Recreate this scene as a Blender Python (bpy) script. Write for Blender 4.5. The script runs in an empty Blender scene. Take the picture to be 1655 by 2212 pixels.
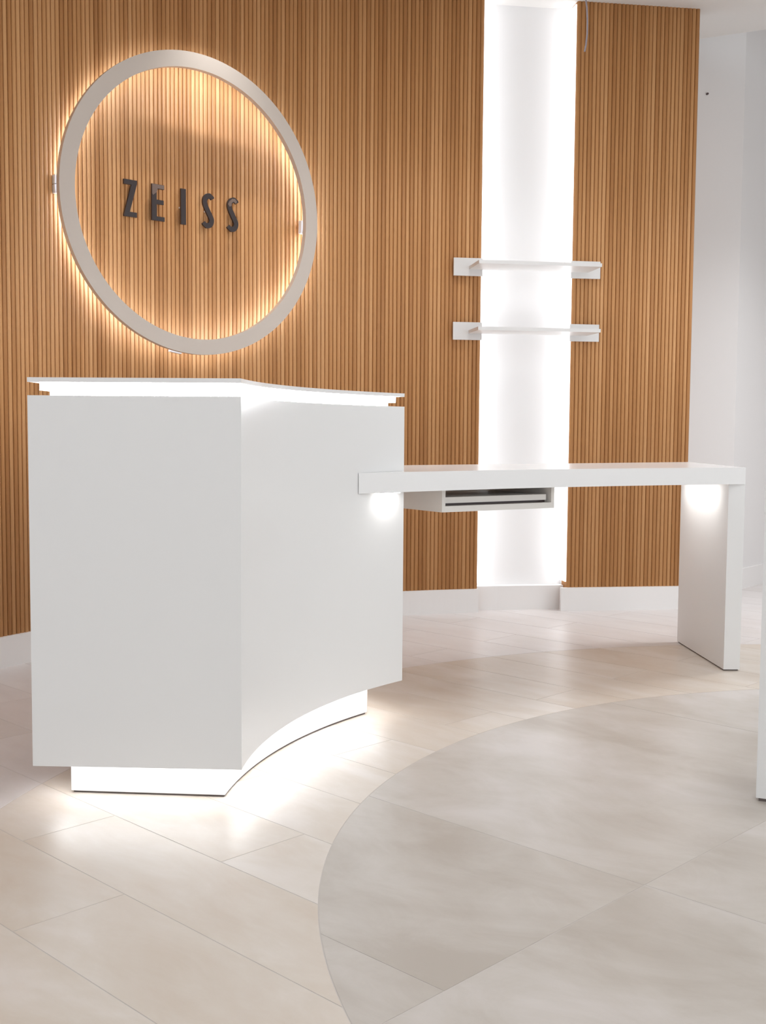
import bpy, bmesh, math, random
from mathutils import Vector, Matrix
random.seed(7)
PI = math.pi
sc = bpy.context.scene
COL = sc.collection

# ------------------------------------------------------------------ camera
cam_d = bpy.data.cameras.new('camera'); cam = bpy.data.objects.new('camera', cam_d); COL.objects.link(cam)
F_PX, PITCH, ROLL, EYE = 2445.2, 0.07172, -0.00742, 0.9
fwd = Vector((0, math.cos(PITCH), -math.sin(PITCH)))
down = Vector((0, -math.sin(PITCH), -math.cos(PITCH)))
right = Vector((1, 0, 0))
cr, sr = math.cos(ROLL), math.sin(ROLL)
Rv = right * cr + down * sr
Dv = -right * sr + down * cr
M = Matrix((Rv, -Dv, -fwd)).transposed().to_4x4()
M.translation = (0, 0, EYE)
cam.matrix_world = M
cam_d.sensor_fit = 'HORIZONTAL'; cam_d.sensor_width = 36; cam_d.lens = F_PX / 1655 * 36
cam_d.clip_start = 0.05
sc.camera = cam

# ------------------------------------------------------------------ world, light, exposure
w = bpy.data.worlds.new('world'); sc.world = w; w.use_nodes = True
w.node_tree.nodes['Background'].inputs[0].default_value = (0.92, 0.965, 1.0, 1)
w.node_tree.nodes['Background'].inputs[1].default_value = 1.5
sc.view_settings.view_transform = 'Standard'; sc.view_settings.look = 'None'
sc.view_settings.gamma = 1; sc.view_settings.use_curve_mapping = False
sc.view_settings.exposure = 0.0
CEIL = 2.993

def lamp(name, kind, loc, energy, color=(1, 1, 1), rot=(0, 0, 0), **kw):
    d = bpy.data.lights.new(name, kind); d.energy = energy; d.color = color
    for k, v in kw.items(): setattr(d, k, v)
    o = bpy.data.objects.new(name, d); o.location = loc; o.rotation_euler = rot; COL.objects.link(o)
    return o
# unseen ceiling fill panels, added for a soft general light
FILL_PANELS = [(-0.8, 0.4), (1.6, 0.6), (-0.7, 2.3), (1.8, 2.6), (0.55, 4.45), (2.85, 5.1)]
PANEL_W = [4, 5, 5, 8, 7, 26]
for (x, y), e in zip(FILL_PANELS, PANEL_W):
    lamp('fill_panel_lamp', 'AREA', (x, y, CEIL - 0.045), e, (0.955, 0.98, 1.0), shape='SQUARE', size=0.56, spread=math.radians(115))

# ------------------------------------------------------------------ materials
def nt(name):
    m = bpy.data.materials.new(name); m.use_nodes = True
    t = m.node_tree; return m, t, t.nodes['Principled BSDF']
def N(t, kind, **kw):
    n = t.nodes.new(kind)
    for k, v in kw.items(): setattr(n, k, v)
    return n
def plain(name, col, rough=0.5, spec=0.5, metal=0.0):
    m, t, b = nt(name)
    b.inputs['Base Color'].default_value = (*col, 1); b.inputs['Roughness'].default_value = rough
    b.inputs['Specular IOR Level'].default_value = spec; b.inputs['Metallic'].default_value = metal
    # very fine painted texture
    tc = N(t, 'ShaderNodeTexCoord'); nz = N(t, 'ShaderNodeTexNoise'); nz.inputs['Scale'].default_value = 60
    bp = N(t, 'ShaderNodeBump'); bp.inputs['Strength'].default_value = 0.03; bp.inputs['Distance'].default_value = 0.002
    t.links.new(tc.outputs['Object'], nz.inputs['Vector']); t.links.new(nz.outputs['Fac'], bp.inputs['Height'])
    t.links.new(bp.outputs['Normal'], b.inputs['Normal'])
    return m
def emit(name, col, s):
    m, t, b = nt(name)
    b.inputs['Base Color'].default_value = (0.8, 0.8, 0.8, 1)
    b.inputs['Emission Color'].default_value = (*col, 1); b.inputs['Emission Strength'].default_value = s
    return m
WHITE = plain('white_lacquer', (0.80, 0.795, 0.79), 0.38, 0.4)
TOPWHITE = plain('white_satin_top', (0.80, 0.79, 0.785), 0.22, 0.5)
WALLW = plain('white_wall_paint', (0.74, 0.72, 0.715), 0.7, 0.3)
CEILW = plain('ceiling_paint', (0.74, 0.72, 0.70), 0.8, 0.2)
BASEW = plain('white_baseboard', (0.80, 0.78, 0.77), 0.4, 0.4)
NICHEW = plain('niche_paint', (0.80, 0.79, 0.79), 0.6, 0.3)
RINGM = plain('ring_satin_champagne', (0.60, 0.53, 0.47), 0.4, 0.5)
DARK = plain('letter_dark_brown', (0.030, 0.017, 0.016), 0.35, 0.5)
PATCH = plain('pale_patch', (0.19, 0.13, 0.105), 0.5, 0.4)  # paler brown of the patches on two letters
GAP = plain('shadow_gap_dark', (0.16, 0.13, 0.12), 0.7, 0.2)  # dark colour standing in for shade at the foot of furniture
BOXW = plain('box_offwhite', (0.82, 0.79, 0.75), 0.45, 0.4)
RUNNER = plain('runner_dark_steel', (0.07, 0.04, 0.04), 0.35, 0.5)
CABLE = plain('grey_cable', (0.34, 0.32, 0.37), 0.5, 0.4)
CLIPW = plain('clip_white_plastic', (0.9, 0.9, 0.9), 0.4, 0.5)
GROUT = plain('grout', (0.545, 0.505, 0.475), 0.8, 0.2)
LED_RING = emit('led_ring', (0.78, 0.93, 1.18), 19)
LED_TOP = emit('led_diffuser', (0.97, 0.985, 1.0), 20)
LED_PLINTH = emit('led_plinth', (0.97, 0.985, 1.0), 15)
LED_NICHE = emit('led_niche', (0.95, 0.97, 1.0), 3.2)
PUCK = emit('light_bar_lens', (1.0, 0.985, 0.96), 55)
PANELM = emit('fill_panel_lens', (1.0, 0.97, 0.93), 2)  # glowing face of the added fill panels

def wood_mat():
    m, t, b = nt('fluted_oak')
    oi = N(t, 'ShaderNodeObjectInfo'); tc = N(t, 'ShaderNodeTexCoord')
    ad = N(t, 'ShaderNodeVectorMath', operation='ADD'); sc_ = N(t, 'ShaderNodeVectorMath', operation='SCALE')
    sc_.inputs[0].default_value = (13.0, 7.0, 29.0)
    t.links.new(oi.outputs['Random'], sc_.inputs['Scale'])
    t.links.new(tc.outputs['Object'], ad.inputs[0]); t.links.new(sc_.outputs[0], ad.inputs[1])
    mp = N(t, 'ShaderNodeMapping'); mp.inputs['Scale'].default_value = (90, 90, 2.2)
    t.links.new(ad.outputs[0], mp.inputs['Vector'])
    nz = N(t, 'ShaderNodeTexNoise'); nz.inputs['Scale'].default_value = 1.0; nz.inputs['Detail'].default_value = 3
    t.links.new(mp.outputs[0], nz.inputs['Vector'])
    # tone per slat + grain along the slat
    mx = N(t, 'ShaderNodeMath', operation='MULTIPLY_ADD'); mx.inputs[1].default_value = 0.50; mx.inputs[2].default_value = 0.0
    t.links.new(oi.outputs['Random'], mx.inputs[0])
    m2 = N(t, 'ShaderNodeMath', operation='MULTIPLY_ADD'); m2.inputs[1].default_value = 0.55
    t.links.new(nz.outputs['Fac'], m2.inputs[0]); t.links.new(mx.outputs[0], m2.inputs[2])
    cr_ = N(t, 'ShaderNodeValToRGB')
    e = cr_.color_ramp.elements
    e[0].position = 0.15; e[0].color = (0.42, 0.190, 0.066, 1)
    e[1].position = 0.85; e[1].color = (0.70, 0.385, 0.172, 1)
    k = e.new(0.5); k.color = (0.565, 0.280, 0.107, 1)
    t.links.new(m2.outputs[0], cr_.inputs[0]); t.links.new(cr_.outputs[0], b.inputs['Base Color'])
    b.inputs['Roughness'].default_value = 0.45; b.inputs['Specular IOR Level'].default_value = 0.35
    return m
WOOD = wood_mat()
WOODBACK = plain('oak_backing', (0.40, 0.185, 0.065), 0.6, 0.2)

def stone_mat(name, c0, c1, c2, stretch, tone):
    m, t, b = nt(name)
    oi = N(t, 'ShaderNodeObjectInfo'); tc = N(t, 'ShaderNodeTexCoord')
    ad = N(t, 'ShaderNodeVectorMath', operation='ADD'); s_ = N(t, 'ShaderNodeVectorMath', operation='SCALE')
    s_.inputs[0].default_value = (17.0, 23.0, 5.0)
    t.links.new(oi.outputs['Random'], s_.inputs['Scale'])
    t.links.new(tc.outputs['Object'], ad.inputs[0]); t.links.new(s_.outputs[0], ad.inputs[1])
    mp = N(t, 'ShaderNodeMapping'); mp.inputs['Scale'].default_value = stretch
    t.links.new(ad.outputs[0], mp.inputs['Vector'])
    n1 = N(t, 'ShaderNodeTexNoise'); n1.inputs['Scale'].default_value = 1.6; n1.inputs['Detail'].default_value = 7
    n1.inputs['Roughness'].default_value = 0.55; n1.inputs['Distortion'].default_value = 0.8
    t.links.new(mp.outputs[0], n1.inputs['Vector'])
    ma = N(t, 'ShaderNodeMath', operation='MULTIPLY_ADD'); ma.inputs[1].default_value = tone; ma.inputs[2].default_value = -tone / 2
    t.links.new(oi.outputs['Random'], ma.inputs[0])
    n2 = N(t, 'ShaderNodeTexNoise'); n2.inputs['Scale'].default_value = 4.2; n2.inputs['Detail'].default_value = 9
    n2.inputs['Roughness'].default_value = 0.68; n2.inputs['Distortion'].default_value = 0.6
    t.links.new(mp.outputs[0], n2.inputs['Vector'])
    m2 = N(t, 'ShaderNodeMath', operation='MULTIPLY_ADD'); m2.inputs[1].default_value = 0.55; m2.inputs[2].default_value = -0.275
    t.links.new(n2.outputs['Fac'], m2.inputs[0])
    m3 = N(t, 'ShaderNodeMath', operation='ADD'); t.links.new(m2.outputs[0], m3.inputs[0]); t.links.new(n1.outputs['Fac'], m3.inputs[1])
    sm = N(t, 'ShaderNodeMath', operation='ADD'); t.links.new(ma.outputs[0], sm.inputs[0]); t.links.new(m3.outputs[0], sm.inputs[1])
    r = N(t, 'ShaderNodeValToRGB'); e = r.color_ramp.elements
    e[0].position = 0.30; e[0].color = (*c0, 1); e[1].position = 0.70; e[1].color = (*c2, 1)
    k = e.new(0.5); k.color = (*c1, 1)
    t.links.new(sm.outputs[0], r.inputs[0]); t.links.new(r.outputs[0], b.inputs['Base Color'])
    b.inputs['Roughness'].default_value = 0.36; b.inputs['Specular IOR Level'].default_value = 0.5
    bp = N(t, 'ShaderNodeBump'); bp.inputs['Strength'].default_value = 0.08; bp.inputs['Distance'].default_value = 0.004
    t.links.new(n1.outputs['Fac'], bp.inputs['Height']); t.links.new(bp.outputs['Normal'], b.inputs['Normal'])
    return m
STONE = stone_mat('inlay_porcelain', (0.42, 0.375, 0.33), (0.50, 0.46, 0.42), (0.57, 0.53, 0.505), (1.0, 1.6, 1), 0.10)
PLANK = stone_mat('plank_porcelain', (0.56, 0.48, 0.405), (0.60, 0.535, 0.47), (0.655, 0.60, 0.555), (1.0, 2.4, 1), 0.10)
PLANK_PALE = stone_mat('pale_plank_porcelain', (0.62, 0.58, 0.56), (0.66, 0.62, 0.61), (0.69, 0.66, 0.65), (1.0, 2.4, 1), 0.10)

# ------------------------------------------------------------------ mesh helpers
def link(name, me, m, parent=None, smooth=False):
    if m: me.materials.append(m)
    if smooth:
        for p in me.polygons: p.use_smooth = True
    o = bpy.data.objects.new(name, me); COL.objects.link(o)
    if parent: o.parent = parent
    return o
def from_bm(name, bm, m, parent=None, smooth=False):
    bmesh.ops.recalc_face_normals(bm, faces=bm.faces)
    me = bpy.data.meshes.new(name); bm.to_mesh(me); bm.free()
    return link(name, me, m, parent, smooth)
def add_prism(bm, poly, z0, z1, bev=0.0, seg=2):
    a = [bm.verts.new((p[0], p[1], z0)) for p in poly]; b = [bm.verts.new((p[0], p[1], z1)) for p in poly]
    n = len(poly); fs = [bm.faces.new(a[::-1]), bm.faces.new(b)]
    es = []
    for i in range(n):
        fs.append(bm.faces.new((a[i], a[(i + 1) % n], b[(i + 1) % n], b[i])))
    if bev:
        es = [e for e in {e for f in fs for e in f.edges} if e.calc_face_angle(0) > 0.5]
        bmesh.ops.bevel(bm, geom=es, offset=bev, segments=seg, affect='EDGES', clamp_overlap=True)
def prism(name, poly, z0, z1, m, parent=None, bev=0.0):
    bm = bmesh.new(); add_prism(bm, poly, z0, z1, bev); return from_bm(name, bm, m, parent)
def tag(o, label=None, cat=None, group=None, kind=None):
    if label: o['label'] = label
    if cat: o['category'] = cat
    if group: o['group'] = group
    if kind: o['kind'] = kind
    return o
def empty(name, loc=(0, 0, 0), rz=0):
    o = bpy.data.objects.new(name, None); o.location = loc; o.rotation_euler = (0, 0, rz); o.empty_display_size = 0.1
    COL.objects.link(o); return o
def arc(c, r, a0, a1, n):
    return [(c[0] + r * math.cos(math.radians(a0 + (a1 - a0) * i / n)), c[1] + r * math.sin(math.radians(a0 + (a1 - a0) * i / n))) for i in range(n + 1)]

# ------------------------------------------------------------------ the slatted wall's path in plan
AL = math.atan(.147)
T0 = Vector((0.645, 5.631)); WR = 2.85
NRM = Vector((-math.sin(AL), math.cos(AL))); TAN = Vector((math.cos(AL), math.sin(AL)))
WC = T0 - NRM * WR
def wall_at(s, off=0.0):
    """s = arc length from T0 (positive right); off = towards the room. returns point, tangent angle"""
    if s >= 0:
        p = T0 + TAN * s - NRM * off; return p, AL
    a = -s / WR; ang = AL + PI / 2 + a
    return WC + Vector((math.cos(ang), math.sin(ang))) * (WR - off), AL + a
def wall_s(x):   # arc length of the wall point with this x, on or near the straight part
    return (x - T0.x) / math.cos(AL)
S_LEFT = -3.62
S_N0, S_N1 = wall_s(0.4715), wall_s(0.931)
S_END = wall_s(1.553)
BBH = 0.1175
def wall_strip(s0, s1, off0, off1, n=None):
    n = n or max(1, int(abs(s1 - s0) / 0.06))
    A = [wall_at(s0 + (s1 - s0) * i / n, off0)[0] for i in range(n + 1)]
    B = [wall_at(s0 + (s1 - s0) * i / n, off1)[0] for i in range(n + 1)]
    return A + B[::-1]

# ------------------------------------------------------------------ floor
floor = prism('floor', [(-1.95, -3.2), (4.0, -3.2), (4.0, 8.6), (-1.95, 8.6)], -0.12, -0.0005, GROUT)
tag(floor, kind='structure')
TH = math.radians(-44.2)
ca, sa = math.cos(TH), math.sin(TH)
def grid2w(a, b): return (a * ca - b * sa, a * sa + b * ca)
def w2grid(x, y): return (x * ca + y * sa, -x * sa + y * ca)
C1w, R1, R2 = (1.672, 2.18), 1.7915, 2.612
C1 = w2grid(*C1w)
def clip_circle(poly, c, r, inside):
    """pieces of a convex ccw polygon inside or outside a circle"""
    def ins(p): return (p[0] - c[0]) ** 2 + (p[1] - c[1]) ** 2 < r * r
    n = len(poly); seq = []
    for i in range(n):
        p, q = poly[i], poly[(i + 1) % n]
        seq.append(('v', p, ins(p)))
        dx, dy = q[0] - p[0], q[1] - p[1]; fx, fy = p[0] - c[0], p[1] - c[1]
        A = dx * dx + dy * dy; B = 2 * (fx * dx + fy * dy); Cc = fx * fx + fy * fy - r * r; D = B * B - 4 * A * Cc
        if D > 0:
            for t in sorted([(-B - math.sqrt(D)) / (2 * A), (-B + math.sqrt(D)) / (2 * A)]):
                if 1e-6 < t < 1 - 1e-6: seq.append(('x', (p[0] + dx * t, p[1] + dy * t), None))
    X = [i for i, s in enumerate(seq) if s[0] == 'x']
    if not X:
        return [poly] if seq[0][2] == inside else []
    m = len(seq); angs = {i: math.atan2(seq[i][1][1] - c[1], seq[i][1][0] - c[0]) for i in X}
    # state after each crossing
    st = seq[0][2]; after = {}
    for i in range(m):
        if seq[i][0] == 'v': st = seq[i][2]
        else: st = not st; after[i] = st
    chains = {}
    for i in X:
        if after[i] == inside:
            ch = [seq[i][1]]; j = (i + 1) % m
            while seq[j][0] == 'v': ch.append(seq[j][1]); j = (j + 1) % m
            ch.append(seq[j][1]); chains[i] = (ch, j)
    out = []; used = set()
    for s0 in chains:
        if s0 in used: continue
        pts = []; cur = s0
        while cur not in used:
            used.add(cur); ch, e = chains[cur]; pts += ch
            a = angs[e]; best = None
            for k in chains:
                d = (angs[k] - a) % (2 * PI) if inside else (a - angs[k]) % (2 * PI)
                if d < 1e-9: d = 2 * PI
                if best is None or d < best[0]: best = (d, k)
            d, k = best; nseg = max(1, int(d * r / 0.03))
            for q in range(1, nseg):
                aa = a + (d if inside else -d) * q / nseg
                pts.append((c[0] + r * math.cos(aa), c[1] + r * math.sin(aa)))
            cur = k
        out.append(pts)
    return out
def area(p): return 0.5 * sum(p[i][0] * p[(i + 1) % len(p)][1] - p[(i + 1) % len(p)][0] * p[i][1] for i in range(len(p)))
AREAS = []
def tile(name, poly, m, dz=0.0):
    if abs(area(poly)) < 0.0006: return
    cx = sum(p[0] for p in poly) / len(poly); cy = sum(p[1] for p in poly) / len(poly)
    bm = bmesh.new(); vs = [(p[0] - cx, p[1] - cy) for p in poly]
    a = [bm.verts.new((x, y, -0.006)) for x, y in vs]; k = 0.0012
    b = [bm.verts.new((x, y, 0)) for x, y in vs]
    if len(vs) > 4:
        from mathutils.geometry import tessellate_polygon
        for tri in tessellate_polygon([[Vector((x, y, 0)) for x, y in vs]]): bm.faces.new([b[i] for i in tri])
    else: bm.faces.new(b)
    for i in range(len(vs)): bm.faces.new((a[i], a[(i + 1) % len(vs)], b[(i + 1) % len(vs)], b[i]))
    AREAS.append((name, abs(area(poly)), sum(f.calc_area() for f in bm.faces if all(v.co.z == 0 for v in f.verts)), len(poly)))
    o = from_bm(name, bm, m, floor)
    x, y = grid2w(cx, cy); o.location = (x, y, dz); o.rotation_euler = (0, 0, TH)
    return o
def room_ok(poly):
    for p in poly:
        x, y = grid2w(*p)
        if -1.7 < x < 3.2 and 0.3 < y < 6.9 and abs(x) < y * 0.36 + 0.9: return True
    return False
G = 0.0011
def rect(a0, a1, b0, b1): return [(a0 + G, b0 + G), (a1 - G, b0 + G), (a1 - G, b1 - G), (a0 + G, b1 - G)]
# inner disc: big porcelain tiles
colA = [-3.555, -2.355, -1.155]
for i in range(2):
    bs = [-0.46, 0.14, 0.737, 1.337, 1.942, 3.20, 3.80, 4.4, 5.0]
    for b0, b1 in zip(bs, bs[1:]):
        for q in clip_circle(rect(colA[i], colA[i + 1], b0, b1), C1, R1 - G, True):
            if room_ok(q): tile('floor_tile', q, STONE)
for a0 in (-1.155, 0.045, 1.245):
    for b0 in (-1.66, -0.46, 0.74, 1.945, 3.15, 4.35):
        for q in clip_circle(rect(a0, a0 + 1.2, b0, b0 + 1.2), C1, R1 - G, True):
            if room_ok(q): tile('floor_tile', q, STONE)
# planks round it, a paler ring of the same planks further out
PW = 0.2335
for row in range(-10, 26):
    b0 = 0.952 + row * PW
    a_off = -1.844 if row % 2 == 0 else -2.245
    for k in range(-4, 5):
        a0 = a_off + k * 1.2
        R = rect(a0, a0 + 1.2, b0, b0 + PW)
        if not room_ok(R): continue
        for q in clip_circle(R, C1, R2 + G, False):
            if room_ok(q): tile('plank', q, PLANK_PALE)
        for q in clip_circle(R, C1, R2 - G, True):
            # split non convex leftovers only by the inner circle
            if len(q) == 4:
                parts = clip_circle(q, C1, R1 + G, False)
            else:
                parts = [q] if all((p[0] - C1[0]) ** 2 + (p[1] - C1[1]) ** 2 > (R1 + G) ** 2 for p in q) else clip_circle(q, C1, R1 + G, False)
            for z in parts:
                if room_ok(z): tile('plank', z, PLANK)

# ------------------------------------------------------------------ ceiling
ceil_poly = [(-1.95, -3.2), (4.0, -3.2), (4.0, 5.06), (1.971, 6.045), (1.675, 6.19), (1.62, 6.22), (1.3, 6.38), (-1.95, 6.38)]
ceiling = tag(prism('ceiling', ceil_poly, CEIL, CEIL + 0.12, CEILW), kind='structure')
hi = prism('upper_ceiling', [(1.3, 6.15), (4.2, 4.9), (4.2, 9.2), (1.3, 9.2)], 3.30, 3.38, CEILW, ceiling)

# ------------------------------------------------------------------ slatted walls
def slat_mesh():
    bm = bmesh.new(); W2, D, n = 0.0093, 0.0055, 6
    prof = [(W2 * math.cos(PI * i / n), -D * math.sin(PI * i / n) ** 0.8) for i in range(n + 1)]
    lo = [bm.verts.new((x, y, BBH)) for x, y in prof]; hi_ = [bm.verts.new((x, y, CEIL)) for x, y in prof]
    for i in range(n): bm.faces.new((lo[i], lo[i + 1], hi_[i + 1], hi_[i]))
    bm.faces.new(lo[::-1]); bm.faces.new(hi_)
    bm.faces.new((lo[0], hi_[0], hi_[-1], lo[-1]))
    bmesh.ops.recalc_face_normals(bm, faces=bm.faces)
    me = bpy.data.meshes.new('slat'); bm.to_mesh(me); bm.free()
    me.materials.append(WOOD)
    for p in me.polygons: p.use_smooth = len(p.vertices) == 4
    return me
SLAT = slat_mesh()
def slats(parent, s0, s1):
    n = round((s1 - s0) / 0.0205); st = (s1 - s0) / n
    for i in range(n):
        p, a = wall_at(s0 + st * (i + 0.5), -0.0055)
        o = bpy.data.objects.new('slat', SLAT); COL.objects.link(o); o.parent = parent
        o.location = (p.x, p.y, 0); o.rotation_euler = (0, 0, a)
wl = tag(prism('wall_left', wall_strip(S_LEFT, S_N0, -0.0055, -0.09), 0, CEIL, WOODBACK), kind='structure')
slats(wl, S_LEFT, S_N0)
wr = tag(prism('wall_right', wall_strip(S_N1, S_END, -0.0055, -0.09, 1), 0, CEIL, WOODBACK), kind='structure')
slats(wr, S_N1, S_END)
# recessed white niche between them
ND = 0.115
nb = prism('wall_niche', wall_strip(S_N0 - 0.1, S_N1 + 0.1, -ND, -ND - 0.05, 6), 0, CEIL, NICHEW); tag(nb, kind='structure')
for s0, s1, a, b in ((S_N0 - 0.10, S_N0, 'jamb', 0), (S_N1, S_N1 + 0.10, 'jamb', 1)):
    prism('jamb', wall_strip(s0, s1, -0.0905, -ND + 0.0005, 1), 0, CEIL, NICHEW, nb)
# led strips on the two jambs, shining across the niche's back
for s, d in ((S_N0, 1), (S_N1, -1)):
    q = wall_strip(s, s + 0.005 * d, -0.016, -0.1145, 1)
    prism('led_strip', q, 0.145, CEIL - 0.01, LED_NICHE, nb)
# baseboards with a rounded top edge
def baseboard(name, poly, h, bev=0.006):
    return tag(prism(name, poly, 0, h, BASEW, None, bev), kind='structure')
baseboard('baseboard_left', wall_strip(S_LEFT, S_N0 + 0.004, 0.010, -0.0053), BBH)
baseboard('baseboard_right', wall_strip(S_N1 - 0.034, S_END, 0.016, -0.0053, 1), BBH, 0.007)
baseboard('baseboard_niche', wall_strip(S_N0 + 0.004, S_N1 - 0.002, -0.055, -ND + 0.001, 4), BBH + 0.004, 0.006)
# white walls round the room, left partly open for light
def wall(name, a, b, h=CEIL, t=0.1, z0=0, m=WALLW):
    a, b = Vector(a), Vector(b); d = (b - a).normalized(); n = Vector((-d.y, d.x)) * t
    return tag(prism(name, [a, b, b + n, a + n], z0, h, m), kind='structure')
pL, aL = wall_at(S_LEFT, 0)
wall('wall_side', (pL.x + 0.005, -3.0), (pL.x - 0.0, pL.y - 0.0))
A0, A1, B1 = (1.30, 6.27), (1.99, 6.43), (3.45, 8.17)
wall('wall_passage', A0, A1, 3.3)
wall('wall_passage_2', A1, B1, 3.3)
def bb_line(name, a, b, t=0.014, h=0.117):
    a, b = Vector(a), Vector(b); d = (b - a).normalized(); n = Vector((d.y, -d.x)) * t
    return baseboard(name, [a + n, b + n, b, a], h, 0.004)
bb_line('baseboard_passage', A0, A1)
bb_line('baseboard_passage_2', A1, B1)
wall('wall_far_right', (4.0, 8.05), (4.0, 4.2), 3.3)  # unseen wall, cut short so outside light enters from the right

# ------------------------------------------------------------------ reception counter (a ring sector in plan)
CC = (1.2095, 2.5598)
def sector(r0, r1, a0, a1, n=80):
    return arc(CC, r0, a0, a1, n) + arc(CC, r1, a1, a0, n)
CA0, CA1, CR0, CR1 = 177.83, 138.0, 1.5395, 2.038
ctr = empty('reception_counter', (-0.35, 3.0, 0))
tag(ctr, 'tall white curved reception counter with glowing gap under its thin top and lit plinth', 'counter')
def cpart(name, m, z0, z1, ins, bev=0.0, ins_r=None, parent=ctr):
    r0, r1 = CR0 + ins, CR1 - ins; da = math.degrees(ins / CR0)
    o = prism(name, [(x + 0.35, y - 3.0) for x, y in sector(r0, r1, CA0 - da, CA1 + da)], z0, z1, m, parent, bev)
    return o
cpart('counter_body', WHITE, 0.1, 0.976, 0.0, 0.0012)
cpart('countertop', TOPWHITE, 1.0068, 1.0175, 0.0, 0.001)
tag(cpart('light_band', LED_TOP, 0.9885, 1.0068, 0.020), 'glowing white band right under the top')
tag(cpart('light_band', LED_TOP, 0.976, 0.9885, 0.037), 'lower glowing white band, set further in')
# plinth
pr0, pr1 = 1.600, 1.985
pa = [(x + 0.35, y - 3.0) for x, y in arc(CC, pr0, 174.3, 138.3 + 3.4, 24) + arc(CC, pr1, 138.3 + 3.4, 174.6, 24)]
pl = prism('plinth', pa, 0.006, 0.1, WHITE, ctr)
pg = [(x + 0.35, y - 3.0) for x, y in arc(CC, pr0 + 0.004, 174.1, 141.9, 24) + arc(CC, pr1 - 0.004, 141.9, 174.4, 24)]
prism('shadow_gap', pg, 0.0, 0.0062, GAP, pl)  # dark strip painted in as the shade under the plinth
# led strip under the body, running round in front of the plinth
lp = [(x + 0.35, y - 3.0) for x, y in arc(CC, 1.566, 176.3, 139.8, 28) + arc(CC, 1.576, 139.8, 176.1, 28)]
prism('led_strip', lp, 0.092, 0.0998, LED_PLINTH, ctr)
def cp(r, a): return (CC[0] + r * math.cos(math.radians(a)) + 0.35, CC[1] + r * math.sin(math.radians(a)) - 3.0)
prism('led_strip', [cp(1.60, 176.2), cp(1.99, 176.4), cp(1.99, 176.1), cp(1.60, 175.85)], 0.092, 0.0998, LED_PLINTH, ctr)
prism('led_strip', [cp(2.01, 176.2), cp(2.02, 176.2), cp(2.02, 139.8), cp(2.01, 139.8)], 0.092, 0.0998, LED_PLINTH, ctr)
prism('led_strip', [cp(1.62, 139.9), cp(1.62, 140.25), cp(1.99, 140.15), cp(1.99, 139.85)], 0.092, 0.0998, LED_PLINTH, ctr)

# ------------------------------------------------------------------ curved desk growing out of the counter
DX, DY = 0.65, 4.2
desk = empty('reception_desk', (DX, DY, 0))
tag(desk, 'low white curved desk running from the tall counter to one slab leg on the right', 'desk')
DZ0, DZ1 = 0.7095, 0.7720
F0, F1, BR, B0 = Vector((-0.0740, 3.4055)), Vector((1.3605, 4.2485)), Vector((1.3500, 5.003)), Vector((-0.02, 4.17))
ch = F1 - F0; nrm = Vector((-ch.y, ch.x)).normalized(); SAG = 0.085
front = []
for i in range(25):
    t = i / 24; p = F0 + ch * t + nrm * SAG * 4 * t * (1 - t); front.append((p.x, p.y))
left = arc(CC, CR0 - 0.0015, 138.3, 146.2, 6)
dpoly = front + [(BR.x, BR.y), (B0.x, B0.y)] + left
# keep only curve points lying behind the front end
dpoly = [(x - DX, y - DY) for x, y in dpoly]
prism('desktop', dpoly, DZ0, DZ1, TOPWHITE, desk, 0.0012)
leg = prism('leg', [(x - DX, y - DY) for x, y in ((1.2976, 4.2457), (1.3598, 4.2479), (1.3400, 4.832), (1.2729, 4.830))], 0.005, DZ0, WHITE, desk, 0.001)
prism('shadow_base', [(x - DX, y - DY) for x, y in ((1.3006, 4.251), (1.3548, 4.253), (1.3350, 4.826), (1.2769, 4.824))], 0.0, 0.0055, GAP, leg)  # dark slab in place of the shade line under the leg
# slim light bars under the desk, one at each end
def light_bar(p, q):
    p, q = Vector(p), Vector(q); d = (q - p).normalized(); n = Vector((-d.y, d.x)); L = (q - p).length
    o = empty('light_bar', (p.x - DX, p.y - DY, DZ0), math.atan2(d.y, d.x)); o.parent = desk
    prism('housing', [(0, -0.009), (L, -0.009), (L, 0.009), (0, 0.009)], -0.0016, -0.0002, CLIPW, o, 0.0004)
    prism('lens', [(0.004, -0.006), (L - 0.004, -0.006), (L - 0.004, 0.006), (0.004, 0.006)], -0.0030, -0.0017, PUCK, o)
light_bar((-0.014, 3.476), (0.052, 3.534))
light_bar((1.226, 4.34), (1.210, 4.76))

# open drawer box hung under the top
E0, E1 = Vector((0.196, 3.757)), Vector((0.610, 4.029))
ed = (E1 - E0).normalized(); en = Vector((-ed.y, ed.x)); EW = (E1 - E0).length; ZB = 0.630; DEP = 0.36
bx = empty('drawer_box', (E0.x - DX, E0.y - DY, 0), math.atan2(ed.y, ed.x)); bx.parent = desk
TW = 0.014
def bpart(name, x0, x1, y0, y1, z0, z1, m=BOXW, bev=0.001): return prism(name, [(x0, y0), (x1, y0), (x1, y1), (x0, y1)], z0, z1, m, bx, bev)
bpart('side_panel', 0, TW, 0, DEP, ZB, DZ0)
bpart('side_panel', EW - TW, EW, 0, DEP, ZB, DZ0)
bpart('bottom_panel', TW, EW - TW, 0, DEP, ZB, ZB + 0.020)
bpart('back_rail', TW, EW - TW, DEP - 0.014, DEP, ZB + 0.020, ZB + 0.05)
bpart('tray', TW + 0.004, EW - TW - 0.014, 0.012, DEP - 0.03, ZB + 0.029, ZB + 0.049)
bpart('runner', TW + 0.0002, EW - TW - 0.0002, 0.035, DEP - 0.03, ZB + 0.0202, ZB + 0.0285, RUNNER, 0)

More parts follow.
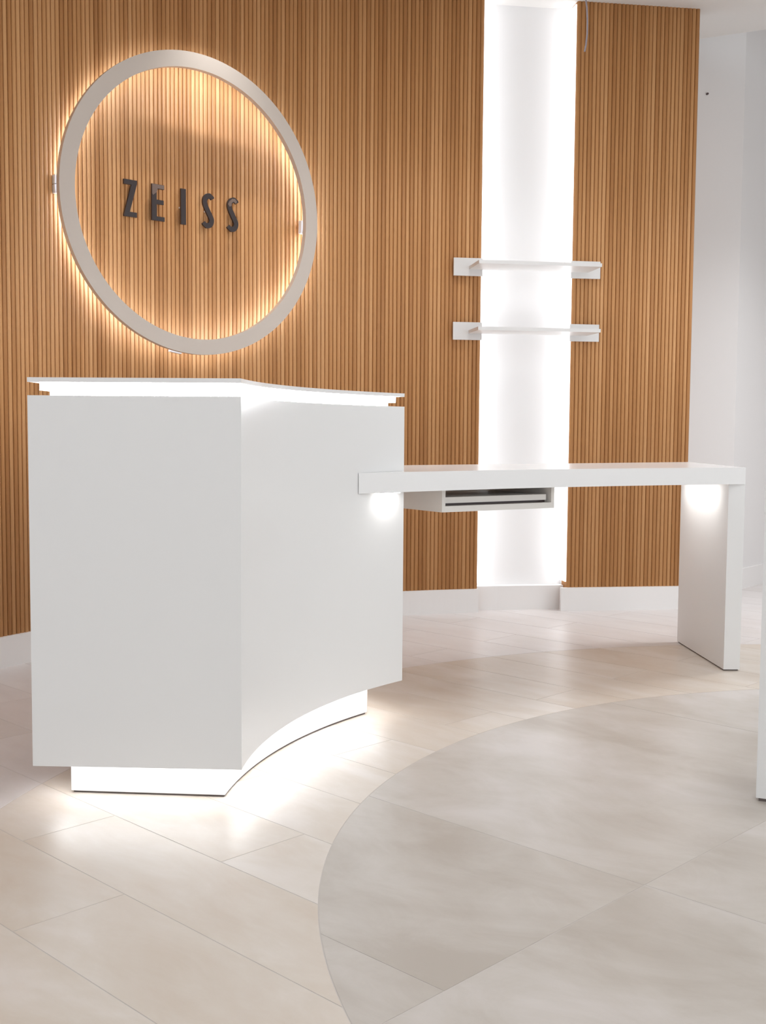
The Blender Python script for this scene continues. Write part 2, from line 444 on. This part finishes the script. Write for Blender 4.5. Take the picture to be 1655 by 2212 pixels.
# ------------------------------------------------------------------ ring on the slatted wall
def wall_hit(px_s): return wall_at(px_s)
RT = math.radians(42.0)
rc = Vector((-0.8248, 4.7867)) + Vector((math.cos(RT), math.sin(RT))) * 0.062
RING = empty('ring_light', (rc.x, rc.y, 1.8365), RT); RING.scale = (1.016, 1, 1)
tag(RING, 'large flat champagne ring standing off the wood wall, lit warm from behind', 'wall light')
# local frame: x along the wall, y into the wall, z up
def annulus(bm, r0, r1, y0, y1, n=128, a0=0, a1=2 * PI):
    full = abs(a1 - a0 - 2 * PI) < 1e-6; k = n if full else n + 1
    V = []
    for i in range(k):
        a = a0 + (a1 - a0) * i / n; c, s = math.cos(a), math.sin(a)
        V.append([bm.verts.new((r * c, y, r * s)) for r, y in ((r0, y0), (r1, y0), (r1, y1), (r0, y1))])
    for i in range(n):
        p, q = V[i], V[(i + 1) % k]
        for j in range(4): bm.faces.new((p[j], p[(j + 1) % 4], q[(j + 1) % 4], q[j]))
    if not full:
        bm.faces.new(V[0]); bm.faces.new(V[-1][::-1])
RO, RI = 0.621, 0.557
bm = bmesh.new(); annulus(bm, RI, RO, 0.0, 0.024); from_bm('ring_frame', bm, RINGM, RING)
bm = bmesh.new(); annulus(bm, RI + 0.024, RO - 0.024, 0.0238, 0.028); from_bm('led_strip', bm, LED_RING, RING)
# mounting clips between the ring and the wall
def clip(a, r0, r1, half, y0=0.0245, y1=0.045):
    bm = bmesh.new(); a = math.radians(a); da = half / RO
    annulus(bm, r0, r1, y0, y1, 4, a - da, a + da); from_bm('mounting_clip', bm, CLIPW, RING)
clip(178.2, RO - 0.02, RO + 0.004, 0.0165, 0.03, 0.052)
clip(181.6, RO - 0.02, RO + 0.004, 0.0165, 0.03, 0.052)
clip(-1.5, RI - 0.004, RI + 0.02, 0.032, 0.03, 0.05)
clip(261, RO - 0.02, RO + 0.004, 0.026, 0.03, 0.05)
# downlight above the ring
pd, ad = wall_at(-1.62, 0.27)
lamp('wall_downlight_lamp', 'SPOT', (pd.x, pd.y, CEIL - 0.03), 38, (0.98, 0.97, 0.95), (0, 0, 0), spot_size=math.radians(66), spot_blend=1.0, shadow_soft_size=0.018)

# ------------------------------------------------------------------ raised letters
lc = Vector((-0.8583, 4.8788))
LT, LB, LTH, LOFF = 1.916, 1.767, 0.009, 0.0
def letter(u, loc_name, polys, label, patches=()):
    n = Vector((-math.sin(RT), math.cos(RT)))
    p = lc + Vector((math.cos(RT), math.sin(RT))) * u
    # depth to the slats at this place
    d = (p - WC).length; gap = WR - d
    root = None
    bm = bmesh.new()
    for poly in polys:
        a = [bm.verts.new((x, 0, z)) for x, z in poly]; b = [bm.verts.new((x, LTH, z)) for x, z in poly]
        k = len(poly)
        bm.faces.new(a); bm.faces.new(b[::-1])
        for i in range(k): bm.faces.new((a[i], b[i], b[(i + 1) % k], a[(i + 1) % k]))
    o = from_bm('sign_letter', bm, DARK)
    o.location = (p.x, p.y, LB); o.rotation_euler = (0, 0, RT)
    tag(o, label, 'letter', 'raised letters inside the ring')
    bm = bmesh.new()
    for (x, z) in ((0.0, 0.074),):
        add_box(bm, x - 0.003, x + 0.003, LTH, gap + 0.004, z - 0.003, z + 0.003)
    st = from_bm('stud', bm, CLIPW, o); st.location.x = letter_stud
    for f in patches:  # thin paler patches laid on the letter's face
        bm = bmesh.new(); bm.faces.new([bm.verts.new((x, -0.0008, z)) for x, z in f]);
        r = bmesh.ops.extrude_face_region(bm, geom=list(bm.faces)); bmesh.ops.translate(bm, vec=(0, 0.0007, 0), verts=[v for v in r['geom'] if isinstance(v, bmesh.types.BMVert)])
        from_bm('patch', bm, PATCH, o)
    return o
def add_box(bm, x0, x1, y0, y1, z0, z1):
    vs = [bm.verts.new((x, y, z)) for x in (x0, x1) for y in (y0, y1) for z in (z0, z1)]
    for f in ((0, 1, 3, 2), (4, 6, 7, 5), (0, 4, 5, 1), (2, 3, 7, 6), (0, 2, 6, 4), (1, 5, 7, 3)): bm.faces.new([vs[i] for i in f])
letter_stud = 0.0
H_ = LT - LB; ST = 0.0205
Z = [(-.030, H_), (.030, H_), (.030, H_ - .014), (-.004, ST * .95), (.029, ST * .95), (.029, 0), (-.030, 0), (-.030, .006), (.004, H_ - ST * .95), (-.030, H_ - ST * .95)]
E_ = [(-.030, 0), (.030, 0), (.030, .0175), (-.007, .0175), (-.007, .068), (.026, .068), (.026, .086), (-.007, .086), (-.007, H_ - .018), (.029, H_ - .018), (.029, H_), (-.030, H_)]
I_ = [(-.0122, 0), (.0122, 0), (.0122, H_), (-.0122, H_)]
def ribbon(pts, wd):
    # smooth the centre line, then offset it to both sides
    P = [Vector(p) for p in pts]; out = []
    for i in range(len(P) - 1):
        p0, p1, p2, p3 = P[max(i - 1, 0)], P[i], P[i + 1], P[min(i + 2, len(P) - 1)]
        for k in range(4):
            t = k / 4
            out.append(0.5 * ((2 * p1) + (p2 - p0) * t + (2 * p0 - 5 * p1 + 4 * p2 - p3) * t * t + (3 * p1 - p0 - 3 * p2 + p3) * t ** 3))
    out.append(P[-1]); A, B = [], []; n = len(out)
    for i, p in enumerate(out):
        d = (out[min(i + 1, n - 1)] - out[max(i - 1, 0)]).normalized(); q = Vector((-d.y, d.x)) * wd[0 if i < 6 or i > n - 7 else 1] / 2
        A.append(p + q); B.append(p - q)
    return [(v.x, v.y) for v in A + B[::-1]]
S_c = [(.022, .126), (.015, .1345), (.001, .137), (-.013, .129), (-.0185, .113), (-.014, .094), (-.002, .072), (.011, .050), (.0165, .034), (.010, .016), (-.004, .0105), (-.016, .0125), (-.025, .022)]
S_ = ribbon(S_c, (0.018, 0.0225))
letter(-0.248, 'Z', [Z], 'dark brown raised letter Z, first of the five letters inside the ring')
letter(-0.119, 'E', [E_], 'dark brown raised letter E, second of the five, paler patch on its top', patches=[[(-.029, H_ - .001), (.028, H_ - .001), (.028, H_ - .017), (-.002, H_ - .017), (-.008, H_ - .033), (-.024, H_ - .046), (-.029, H_ - .04)]])
letter(0.0035, 'I', [I_], 'dark brown raised letter I, middle of the five letters inside the ring')
letter(0.129, 'S', [S_], 'dark brown raised letter S, fourth, between the I and the last S')
letter(0.2565, 'S', [S_], 'dark brown raised letter S, last and rightmost inside the ring', patches=[[(.020, .132), (.010, .143), (-.004, .142), (-.020, .130), (-.027, .116), (-.018, .105), (-.009, .112), (-.008, .123), (.002, .131), (.014, .122)]])

# ------------------------------------------------------------------ wall shelves across the niche
def shelf(zc, label):
    s0, s1 = wall_s(0.3325), wall_s(1.066)
    p, a = wall_at(s0, 0); L = s1 - s0
    r = empty('wall_shelf', (p.x, p.y, zc), AL)
    tag(r, label, 'shelf', 'white shelves across the lit niche')
    w1 = wall_s(0.4755) - s0; w2 = wall_s(0.919) - s0
    def bxp(name, x0, x1, y0, y1, z0, z1):
        return prism(name, [(x0, y0), (x1, y0), (x1, y1), (x0, y1)], z0, z1, WHITE, r, 0.0015)
    # left part of the wall is slightly curved: the plate sits just proud of the slats
    bxp('fixing_plate', -0.006, w1 - 0.008, -0.026, -0.014, -0.038, 0.047)
    bxp('fixing_plate', w2 - 0.006, L - 0.006, -0.012, -0.001, -0.034, 0.050)
    bxp('shelf_board', wall_s(0.402) - s0, wall_s(0.992) - s0, -0.235, -0.0265, -0.008, 0.008)
    return r
shelf(1.6900, 'upper of two white shelves crossing the lit niche, its underside just visible')
shelf(1.3820, 'lower of two white shelves crossing the lit niche, closer to the desk')

# ------------------------------------------------------------------ loose cable and screw
def tube(name, pts, r, m, parent=None):
    bm = bmesh.new(); n = 8; rings = []
    for i, p in enumerate(pts):
        p = Vector(p); d = (Vector(pts[min(i + 1, len(pts) - 1)]) - Vector(pts[max(i - 1, 0)])).normalized()
        u = d.cross(Vector((0, 1, 0.01))).normalized(); v = d.cross(u)
        rings.append([bm.verts.new(p + (u * math.cos(2 * PI * k / n) + v * math.sin(2 * PI * k / n)) * r) for k in range(n)])
    for a, b in zip(rings, rings[1:]):
        for k in range(n): bm.faces.new((a[k], a[(k + 1) % n], b[(k + 1) % n], b[k]))
    bm.faces.new(rings[0][::-1]); bm.faces.new(rings[-1])
    return from_bm(name, bm, m, parent, True)
cab = tube('cable', [(0.962, 5.64, CEIL), (0.968, 5.635, 2.95), (0.971, 5.63, 2.88), (0.970, 5.625, 2.82), (0.965, 5.62, 2.77), (0.958, 5.615, 2.735)], 0.004, CABLE)
tag(cab, 'thin grey cable end hanging from the ceiling beside the niche', 'cable')
bm = bmesh.new(); add_prism(bm, arc((0, 0), 0.006, 0, 315, 7), 0, 0.012, 0.001)
scw = from_bm('screw', bm, RUNNER); scw.location = (1.765, 6.3785, 2.760); scw.rotation_euler = (PI / 2, 0, math.atan2(.16, .69))
tag(scw, 'small dark screw in the white wall right of the wood panel', 'screw')

# ------------------------------------------------------------------ white cabinet cut by the right edge of the picture
cabn = empty('white_cabinet', (1.18, 2.85, 0))
tag(cabn, 'plain white cabinet side cut off by the right edge of the picture', 'cabinet')
k0 = Vector((0.921, 2.7225)); kd = Vector((0.0217, -0.0100)).normalized(); kn = Vector((-kd.y, kd.x))
def kq(u, v): p = k0 + kd * u + kn * v; return (p.x - 1.18, p.y - 2.85)
prism('cabinet_body', [kq(0, 0), kq(0.55, 0), kq(0.55, 0.06), kq(0, 0.06)], 0.008, 0.7095, WHITE, cabn, 0.001)
prism('cabinet_top', [kq(-0.002, -0.002), kq(0.56, -0.002), kq(0.56, 0.30), kq(0.25, 0.30), kq(0.10, 0.10), kq(-0.002, 0.062)], 0.7095, 0.772, TOPWHITE, cabn, 0.001)
prism('side_panel', [kq(0.48, 0.06), kq(0.55, 0.06), kq(0.55, 0.29), kq(0.48, 0.29)], 0.008, 0.7095, WHITE, cabn, 0.001)
prism('shadow_base', [kq(0.006, 0.004), kq(0.54, 0.004), kq(0.54, 0.056), kq(0.006, 0.056)], 0.0, 0.0085, GAP, cabn)  # dark strips here and below stand in for toe-gap shade
prism('shadow_base', [kq(0.49, 0.0562), kq(0.54, 0.0562), kq(0.54, 0.28), kq(0.49, 0.28)], 0.0, 0.0085, GAP, cabn)

# ------------------------------------------------------------------ added fill panels and the ring's downlight (above the picture)
WHERE = ['nearest the left wall at the viewer', 'to the right of the viewer', 'left of the tall counter', 'over the round floor inlay', 'over the low desk', 'in the passage on the far right']
for (x, y), wh in zip(FILL_PANELS, WHERE):
    f = empty('fill_panel', (x, y, CEIL)); tag(f, 'added unseen square white fill panel ' + wh, 'ceiling light', 'added ceiling fill panels')
    bm = bmesh.new()
    for a in ((-0.31, -0.31, 0.31, -0.29), (-0.31, 0.29, 0.31, 0.31), (-0.31, -0.29, -0.29, 0.29), (0.29, -0.29, 0.31, 0.29)):
        add_box(bm, a[0], a[2], a[1], a[3], -0.03, 0)
    from_bm('frame', bm, CLIPW, f)
    bm = bmesh.new(); add_box(bm, -0.289, 0.289, -0.289, 0.289, -0.02, -0.001); from_bm('diffuser', bm, PANELM, f)
f = prism('downlight', arc((0, 0), 0.05, 0, 345, 23), -0.02, 0, CLIPW); f.location = (pd.x, pd.y, CEIL)
tag(f, 'round recessed downlight in the ceiling above the wall ring', 'ceiling light')
